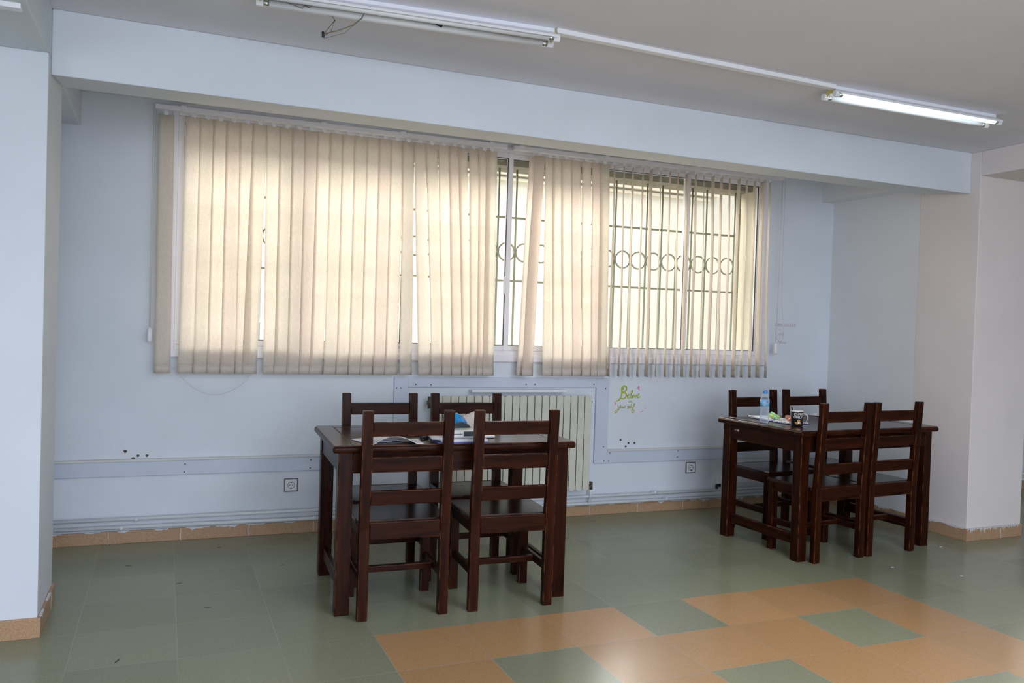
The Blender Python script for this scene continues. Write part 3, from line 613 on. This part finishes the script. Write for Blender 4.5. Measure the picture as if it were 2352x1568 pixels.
# ------------------------------------------------------------------ furniture
WX, WY, WZ = M['wood_x'], M['wood_y'], M['wood_z']
def make_chair():
    t = thing('ladder_back_chair', '', 'chair')
    W2 = .215
    for s in (-1, 1):                             # back posts: vertical below the seat, leaning back above
        xa, xb = (s*W2, s*(W2-.048))
        mb = MB(); prev = None
        prof = [(.0, 0, .040), (-.0, .42, .040), (-.010, .62, .038), (-.030, .972, .034)]
        rings = []
        for y, z, dp in prof:
            rings.append([mb.bm.verts.new(p) for p in ((xa, y, z), (xb, y, z), (xb, y+dp, z), (xa, y+dp, z))])
        for a, b_ in zip(rings, rings[1:]):
            for k in range(4): mb.bm.faces.new((a[k], a[(k+1) % 4], b_[(k+1) % 4], b_[k]))
        mb.bm.faces.new(rings[0]); mb.bm.faces.new(rings[-1])
        mb.make('back_leg', WZ, t, bevel=.004, seg=2)
        MB().box(min(s*W2, s*(W2-.045)), max(s*W2, s*(W2-.045)), .355, .395, 0, .435).make('front_leg', WZ, t, bevel=.003)
        MB().box(min(s*(W2-.012), s*(W2-.034)), max(s*(W2-.012), s*(W2-.034)), .040, .355, .165, .205).make('side_stretcher', WY, t, bevel=.004)
        MB().box(min(s*(W2-.008), s*(W2-.030)), max(s*(W2-.008), s*(W2-.030)), .040, .355, .375, .435).make('seat_rail', WY, t, bevel=.002)
    x1 = W2-.048
    def yb(z): return 0 if z < .42 else (-.010*(z-.42)/.2 if z < .62 else -.010-.020*(z-.62)/.352)
    for z0, z1 in ((.852, .918), (.690, .757), (.533, .600)):
        y0, y1 = yb(z0), yb(z1); mb = MB()
        f = lambda x, y, z, y0=y0, y1=y1, z0=z0, z1=z1: (x, y + y0 + (y1-y0)*(z-z0)/(z1-z0), z)
        mb.box(-x1, x1, .008, .030, z0, z1, f).make('back_slat', WX, t, bevel=.005, seg=3)
    MB().box(-x1, x1, .004, .030, .372, .455).make('seat_rail', WX, t, bevel=.006, seg=3)
    MB().box(-W2+.045, W2-.045, .362, .384, .375, .435).make('seat_rail', WX, t, bevel=.002)
    mb = MB().box(-W2-.004, W2+.004, .040, .405, .435, .456).box(-x1, x1, .030, .041, .436, .455)
    mb.make('seat', M['wood_top_y'], t, bevel=.004)
    MB().box(-W2+.034, W2-.034, .185, .212, .168, .200).make('cross_stretcher', WX, t, bevel=.006, seg=3)
    return t
c0 = make_chair()
chairs = [  # back-centre x, y, rotation (deg), label
    (.176, .163, -2.6, 'chair at the near side of the left table, left one, its back to us'),
    (.707, .131, -3.5, 'chair at the near side of the left table, right one in front of the radiator'),
    (.262, 1.055, 178.0, 'far left chair of the left table, tucked in from the wall side'),
    (.772, 1.030, 177.6, 'far chair of the left table with its back against the radiator'),
    (2.967, .305, 4.0, 'near chair of the right table nearer the mug, its back to us'),
    (3.419, .328, 3.0, 'near chair of the right table nearer the right pillar'),
    (3.045, 1.245, 183.0, 'far chair of the right table behind the water bottle'),
    (3.565, 1.295, 185.0, 'far chair of the right table next to the alcove corner'),
]
for k, (x, y, a, lb) in enumerate(chairs):
    c = c0 if k == 0 else copy_tree(c0)
    c.location = (x, y, 0); c.rotation_euler = (0, 0, math.radians(a)); c['label'] = lb; c['group'] = 'dark wooden chairs around the two tables'

def make_table():
    t = thing('wooden_table', '', 'table')
    HX, HY = .58, .355; TX, TY = .610, .385; H = .800
    for sx in (-1, 1):
        for sy in (-1, 1):
            MB().box(min(sx*HX, sx*(HX-.068)), max(sx*HX, sx*(HX-.068)), min(sy*HY, sy*(HY-.068)), max(sy*HY, sy*(HY-.068)), 0, .765).make('leg', WZ, t, bevel=.004)
        MB().box(min(sx*(HX-.020), sx*(HX-.046)), max(sx*(HX-.020), sx*(HX-.046)), -HY+.068, HY-.068, .095, .160).make('stretcher', WY, t, bevel=.004)
        MB().box(min(sx*(HX-.006), sx*(HX-.028)), max(sx*(HX-.006), sx*(HX-.028)), -HY+.068, HY-.068, .665, .765).make('apron', WY, t, bevel=.002)
        MB().box(-HX+.068, HX-.068, min(sx*(HY-.006), sx*(HY-.028)), max(sx*(HY-.006), sx*(HY-.028)), .665, .765).make('apron', WX, t, bevel=.002)
    top = MB().box(-TX, TX, -TY, TY, .765, H-.004)
    top = top.make('tabletop', WX, t, bevel=.012, seg=4)
    fr_w = .092
    MB().box(-TX+.008, -TX+fr_w, -TY+.008, TY-.008, H-.006, H).make('top_border', M['wood_top_y'], top, bevel=.002)
    MB().box(TX-fr_w, TX-.008, -TY+.008, TY-.008, H-.006, H).make('top_border', M['wood_top_y'], top, bevel=.002)
    MB().box(-TX+fr_w+.002, TX-fr_w-.002, -TY+.008, -TY+fr_w, H-.006, H).make('top_border', M['wood_top'], top, bevel=.002)
    MB().box(-TX+fr_w+.002, TX-fr_w-.002, TY-fr_w, TY-.008, H-.006, H).make('top_border', M['wood_top'], top, bevel=.002)
    MB().box(-TX+fr_w+.006, TX-fr_w-.006, -TY+fr_w+.004, TY-fr_w-.004, H-.006, H-.001).make('top_panel', M['wood_top'], top, bevel=.001)
    MB().box(-TX+fr_w-.001, TX-fr_w+.001, -TY+fr_w-.001, TY-fr_w+.001, H-.0055, H-.0035).make('panel_groove', M['groove'], top)
    return t
t1 = make_table(); t2 = copy_tree(t1)
t1.location = (.476, .600, 0); t1.rotation_euler = (0, 0, math.radians(-3)); t1['label'] = 'dark wooden table in front of the radiator, with papers and a blue bag'; t1['group'] = 'dark wooden tables'
t2.location = (3.240, .735, 0); t2.rotation_euler = (0, 0, math.radians(3)); t2['label'] = 'dark wooden table near the right pillar, with a water bottle and mug'; t2['group'] = 'dark wooden tables'
ZT = .800
# chalk marks on the near-end apron of the right table
MB().box(-.5755, -.5745, .235, .245, .725, .733).box(-.5755, -.5745, .205, .226, .722, .735).make('white_mark', M['scratch'], t2)

# ------------------------------------------------------------------ things on the left table
def sheet(name, label, cx, cy, w_, h_, rot, curl, mt, group=None, thick=.0012, z=ZT):
    def P(u, v):
        x = (u-.5)*w_; y = (v-.5)*h_; zz = curl(u, v)
        c_, s_ = math.cos(rot), math.sin(rot); return (x*c_-y*s_, x*s_+y*c_, zz)
    o = MB().grid(P, 16, 12).make(name, mt, solid=thick, loc=(cx, cy, z+.0012)); return tag(o, label, 'paper', group)
sheet('loose_sheet', 'white sheet whose corner pokes out left of the near left chair post', .085, .400, .20, .16, .25, lambda u, v: .0005+.003*u, M['paper'])
sheet('curled_sheet', 'white sheet with a curled lifted edge near the front of the left table', .150, .290, .24, .17, -.10, lambda u, v: .003+.040*max(0, math.sin(PI*min(1, u*1.15)))*(1-v)**1.2 + .004*u, M['paper'], thick=.002)
def pen(name, label, a, b, r, mt, mt2):
    t = thing(name, label, 'pen', (a[0], a[1], ZT+r)); d = Vector((b[0]-a[0], b[1]-a[1], 0))
    MB().tube([(0, 0, 0), d*.72], r, 10).make('barrel', mt, t); MB().tube([d*.70, d*.97, d], [r*1.15, r*1.15, r*.5], 10).make('cap', mt2, t); return t
pen('ball_pen', 'dark pen lying behind the curled sheet', (.205, .500), (.355, .505), .005, M['dark'], M['slate'])
pen('ball_pen', 'dark red pen next to the white pages', (.31, .520), (.42, .475), .0045, mat('dark_red_plastic', (.10, .01, .02), .3), M['dark'])
pen('marker_pen', 'short black pen lying in front of the pages', (.300, .375), (.355, .430), .0065, M['dark'], M['slate'])
# notebook with splayed pages
nb = thing('open_notebook', 'white notebook with curling pages under the blue bag', 'notebook', (.485, .340, ZT), -.06)
MB().box(-.13, .13, -.10, .10, .0, .003).make('cover', M['cover'], nb)
def pg(u, v): return (-.155+.25*u, -.075+.17*v, .006+.030*(1-u)**2*(.4+.6*v)+.006*u)
MB().grid(pg, 14, 6).make('pages', M['paper'], nb, solid=.006)
MB().box(-.11, .125, -.09, .09, .003, .016).make('page_block', M['paper'], nb, bevel=.003)
# white case with slate end
cs = thing('white_case', 'white rounded case with slate grey end lying on the notebook', 'case', (.500, .335, ZT+.0175), -.05)
def caps(mb, x0, x1, y0, y1, z0, z1):
    r = (z1-z0)/2; pts = [(x0, z0), (x1-r, z0)] + [(x1-r+r*math.sin(t), z0+r-r*math.cos(t)) for t in [PI*k/10 for k in range(1, 10)]] + [(x1-r, z1), (x0, z1)]
    mb.prism(pts, y0, y1, lambda e, a, b: (a, e, b))
mb = MB(); caps(mb, -.11, .075, -.045, .045, 0, .038); mb.make('shell', M['mugwhite'], cs, bevel=.004, seg=3)
mb = MB(); caps(mb, -.005, .068, -.047, -.044, .007, .031); mb.make('slate_panel', M['slate'], cs, bevel=.001)
mb = MB(); mb.box(-.10, -.01, -.0465, -.045, .017, .020); mb.make('seam', M['slate'], cs)
def crumple(name, label, loc, size, mt, seed, cat):
    random.seed(seed); bm = bmesh.new(); bmesh.ops.create_icosphere(bm, subdivisions=4, radius=1)
    dirs = [(Vector((random.gauss(0, 1), random.gauss(0, 1), random.gauss(0, 1))).normalized(), random.uniform(.55, .95)) for _ in range(26)]
    for v_ in bm.verts:
        n_ = v_.co.normalized(); s = 1.0
        for d, k in dirs:
            q = n_.dot(d)
            if q > 0: s = min(s, k/q)
        v_.co = Vector((n_.x*size[0], n_.y*size[1], n_.z*size[2]))*s*(1+random.uniform(-.02, .02))
    mz = min(v_.co.z for v_ in bm.verts)
    for v_ in bm.verts: v_.co.z = max(v_.co.z-mz, 0)
    mb = MB(); mb.bm.free(); mb.bm = bm; return tag(mb.make(name, mt, loc=loc), label, cat)
crumple('dark_pouch', 'flat dark pouch squeezed between the blue bag and the white case', (.510, .410, ZT+.0175), (.080, .028, .036), M['slate'], 5, 'pouch')
crumple('blue_bag', 'crumpled shiny blue plastic bag on the left table', (.530, .490, ZT+.001), (.075, .045, .068), M['bluebag'], 11, 'bag')
crumple('paper_bag', 'crumpled beige paper bag behind the blue bag', (.625, .575, ZT+.001), (.085, .040, .072), M['beigebag'], 17, 'bag')
tag(MB().box(-.035, .035, -.025, .025, 0, .014).make('eraser', M['mugwhite'], bevel=.004, loc=(.660, .40, ZT+.001)), 'small white block beside the notebook, right of the near chair post', 'eraser')

# ------------------------------------------------------------------ things on the right table
def spiral_notebook(loc, rot, label, w_, h_, t_, cover):
    n_ = thing('spiral_notebook', label, 'notebook', loc, rot)
    MB().box(-w_/2, w_/2, -h_/2, h_/2, .0005, .003).make('cover', cover, n_, bevel=.0005)
    MB().box(-w_/2+.004, w_/2-.002, -h_/2+.002, h_/2-.002, .003, t_).make('pages', M['paper'], n_, bevel=.001)
    rg = MB(); k = -h_/2+.012
    while k < h_/2-.01:
        rg.tube([(-w_/2+.002+.008*math.cos(t), k, t_/2+.001+.0085*math.sin(t)) for t in [2*PI*q/10 for q in range(10)]], .0014, 5, closed=True); k += .0105
    rg.make('spiral_binding', M['chrome'], n_)
    return n_
spiral_notebook((2.905, .925, ZT), math.radians(-4), 'larger spiral notebook lying behind the water bottle', .16, .24, .012, M['cover'])
spiral_notebook((2.905, .705, ZT), math.radians(2), 'spiral notebook with a blue cover between bottle and mug', .16, .16, .010, M['cover'])
# pencil pouch of highlighters
hp_ = thing('highlighter', 'lime green highlighter lying on the notebook', 'pen', (2.880, .860, ZT+.022), math.radians(-28))
MB().tube([(0, .06, .006), (.01, -.06, .004)], .012, 10).make('barrel', M['lime'], hp_); MB().tube([(.01, -.06, .004), (.012, -.095, .003)], [.013, .009], 10).make('cap', M['green'], hp_)
hp_ = thing('highlighter', 'pale green highlighter resting on top of the lime one', 'pen', (2.905, .865, ZT+.042), math.radians(-24))
MB().tube([(0, .06, 0), (.005, -.07, -.012)], .010, 10).make('barrel', M['green'], hp_); MB().tube([(.005, -.07, -.012), (.006, -.10, -.015)], [.011, .008], 10).make('cap', M['lime'], hp_)
crumple('wrapper', 'small orange wrapper beside the mug', (2.880, .665, ZT+.011), (.030, .022, .020), M['orange'], 23, 'wrapper')
crumple('clear_wrapper', 'crinkled pale orange wrapper on the notebook beside the mug', (2.900, .720, ZT+.013), (.035, .028, .026), mat('peach_film', (.85, .42, .28), .2, noise=.4, nscale=60), 31, 'wrapper')
nb2 = spiral_notebook((3.470, 1.030, ZT), math.radians(20), 'small white notepad at the far side of the right table', .10, .14, .012, M['dark'])

# bottle
bt = thing('water_bottle', 'clear plastic water bottle with blue cap on the right table', 'bottle', (2.722, .745, ZT))
prof = [(.0, .002), (.018, .001), (.026, .004), (.0285, .012), (.0285, .035), (.027, .040), (.0285, .046), (.0285, .058), (.027, .062), (.0285, .067), (.0285, .078), (.027, .082), (.0285, .087), (.0285, .098), (.0275, .104), (.0285, .110), (.0285, .150), (.027, .160), (.020, .178), (.014, .188), (.0125, .192), (.0125, .200)]
MB().lathe(prof, 28).make('body', M['bottle'], bt)
MB().lathe([(.0292, .110), (.0292, .150)], 28).make('label_band', M['labelblue'], bt, solid=.0004)
MB().lathe([(.0145, .190), (.0150, .192), (.0150, .206), (.0140, .210), (.0, .2105)], 24).make('cap', M['bluecap'], bt)
def on_cyl(R, a0, pts, z0, r, mt, parent, name):   # pen strokes on a cylinder; pts in metres around / up
    mb = MB()
    for st in pts: mb.tube([((R)*math.cos(a0+x/R), (R)*math.sin(a0+x/R), z0+z) for x, z in st], r, 5)
    return mb.make(name, mt, parent)
ac = math.atan2(-3.522-.745, -.871-2.722)
on_cyl(.0295, ac, [[(-.017, .004), (-.012, -.002), (-.006, .002), (-.003, .010)], [(.000, -.008), (.003, .002), (.008, .012)], [(-.012, -.012), (-.004, -.014), (.004, -.010)], [(-.010, .010), (-.006, .008)]], .128, .0016, M['paper'], bt, 'label_script')
on_cyl(.0295, ac, [[(.012, .006), (.016, .014)], [(.013, .014), (.017, .008)], [(.0145, .006), (.0145, .016)]], .128, .0022, M['red'], bt, 'label_mark')

# mug
mg = thing('coffee_mug', 'black coffee mug with white handle and COFFEE ONLY print', 'mug', (2.825, .560, ZT))
MB().lathe([(0, .001), (.034, .001), (.037, .004), (.040, .090), (.0400, .0925)], 36).make('body', M['mugblack'], mg)
MB().lathe([(.0402, .0920), (.0402, .0965), (.0385, .098), (.0368, .0965), (.034, .008), (0, .007)], 36).make('rim', M['mugwhite'], mg)
am = math.atan2(-3.522-.56, -.871-2.825)
ha = am + math.radians(78)
hd = Vector((math.cos(ha), math.sin(ha), 0))
MB().tube([hd*.037+Vector((0, 0, .078)), hd*.052+Vector((0, 0, .080)), hd*.064+Vector((0, 0, .066)), hd*.066+Vector((0, 0, .048)), hd*.056+Vector((0, 0, .030)), hd*.036+Vector((0, 0, .020))], .0052, 10).make('handle', M['mugwhite'], mg)
def text_on_cyl(s, R, a0, z, size, mt, parent, name):
    cu = bpy.data.curves.new(name, 'FONT'); cu.body = s; cu.size = size; cu.extrude = .0003; cu.align_x = 'CENTER'; cu.offset = .0006
    to = bpy.data.objects.new(name, cu); C.objects.link(to)
    dg = bpy.context.evaluated_depsgraph_get(); me = bpy.data.meshes.new_from_object(to.evaluated_get(dg))
    bpy.data.objects.remove(to); me.materials.clear(); me.materials.append(mt)
    for v_ in me.vertices:
        x, y, zz = v_.co; a = a0 + x/R; rr = R+zz; v_.co = (rr*math.cos(a), rr*math.sin(a), z+y)
    o = bpy.data.objects.new(name, me); C.objects.link(o); o.parent = parent; return o
text_on_cyl('C', .0402, am-.30, .070, .021, M['mugwhite'], mg, 'lettering')
text_on_cyl('o', .0402, am+.06, .070, .021, M['brownp'], mg, 'lettering')
text_on_cyl('FFEE', .0402, am+.72, .070, .021, M['mugwhite'], mg, 'lettering')
text_on_cyl('ONLY', .0402, am+.18, .052, .021, M['mugwhite'], mg, 'lettering')
def blob(a, z, r, mt, name):
    n_ = 14; MB().prism([(r*math.cos(2*PI*k/n_), r*.8*math.sin(2*PI*k/n_)) for k in range(n_)], 0, .0006, lambda e, x, y: ((.0392+e)*math.cos(am+a+x/.039), (.0392+e)*math.sin(am+a+x/.039), z+y)).make(name, mt, mg)
blob(.30, .036, .0105, M['brownp'], 'printed_doughnut'); 
for a, z in ((-.15, .024), (.05, .018), (.55, .020)): blob(a, z, .007, M['brownp'], 'printed_doughnut')
blob(.30, .026, .008, M['mugwhite'], 'printed_cup')
sp = tag(MB().tube([(.0, .0, .012), (-.018, .016, .090), (-.026, .024, .122)], [.004, .0032, .0045], 8).make('spoon', M['dark'], loc=(2.825, .560, ZT)), 'dark spoon handle standing in the coffee mug', 'spoon')
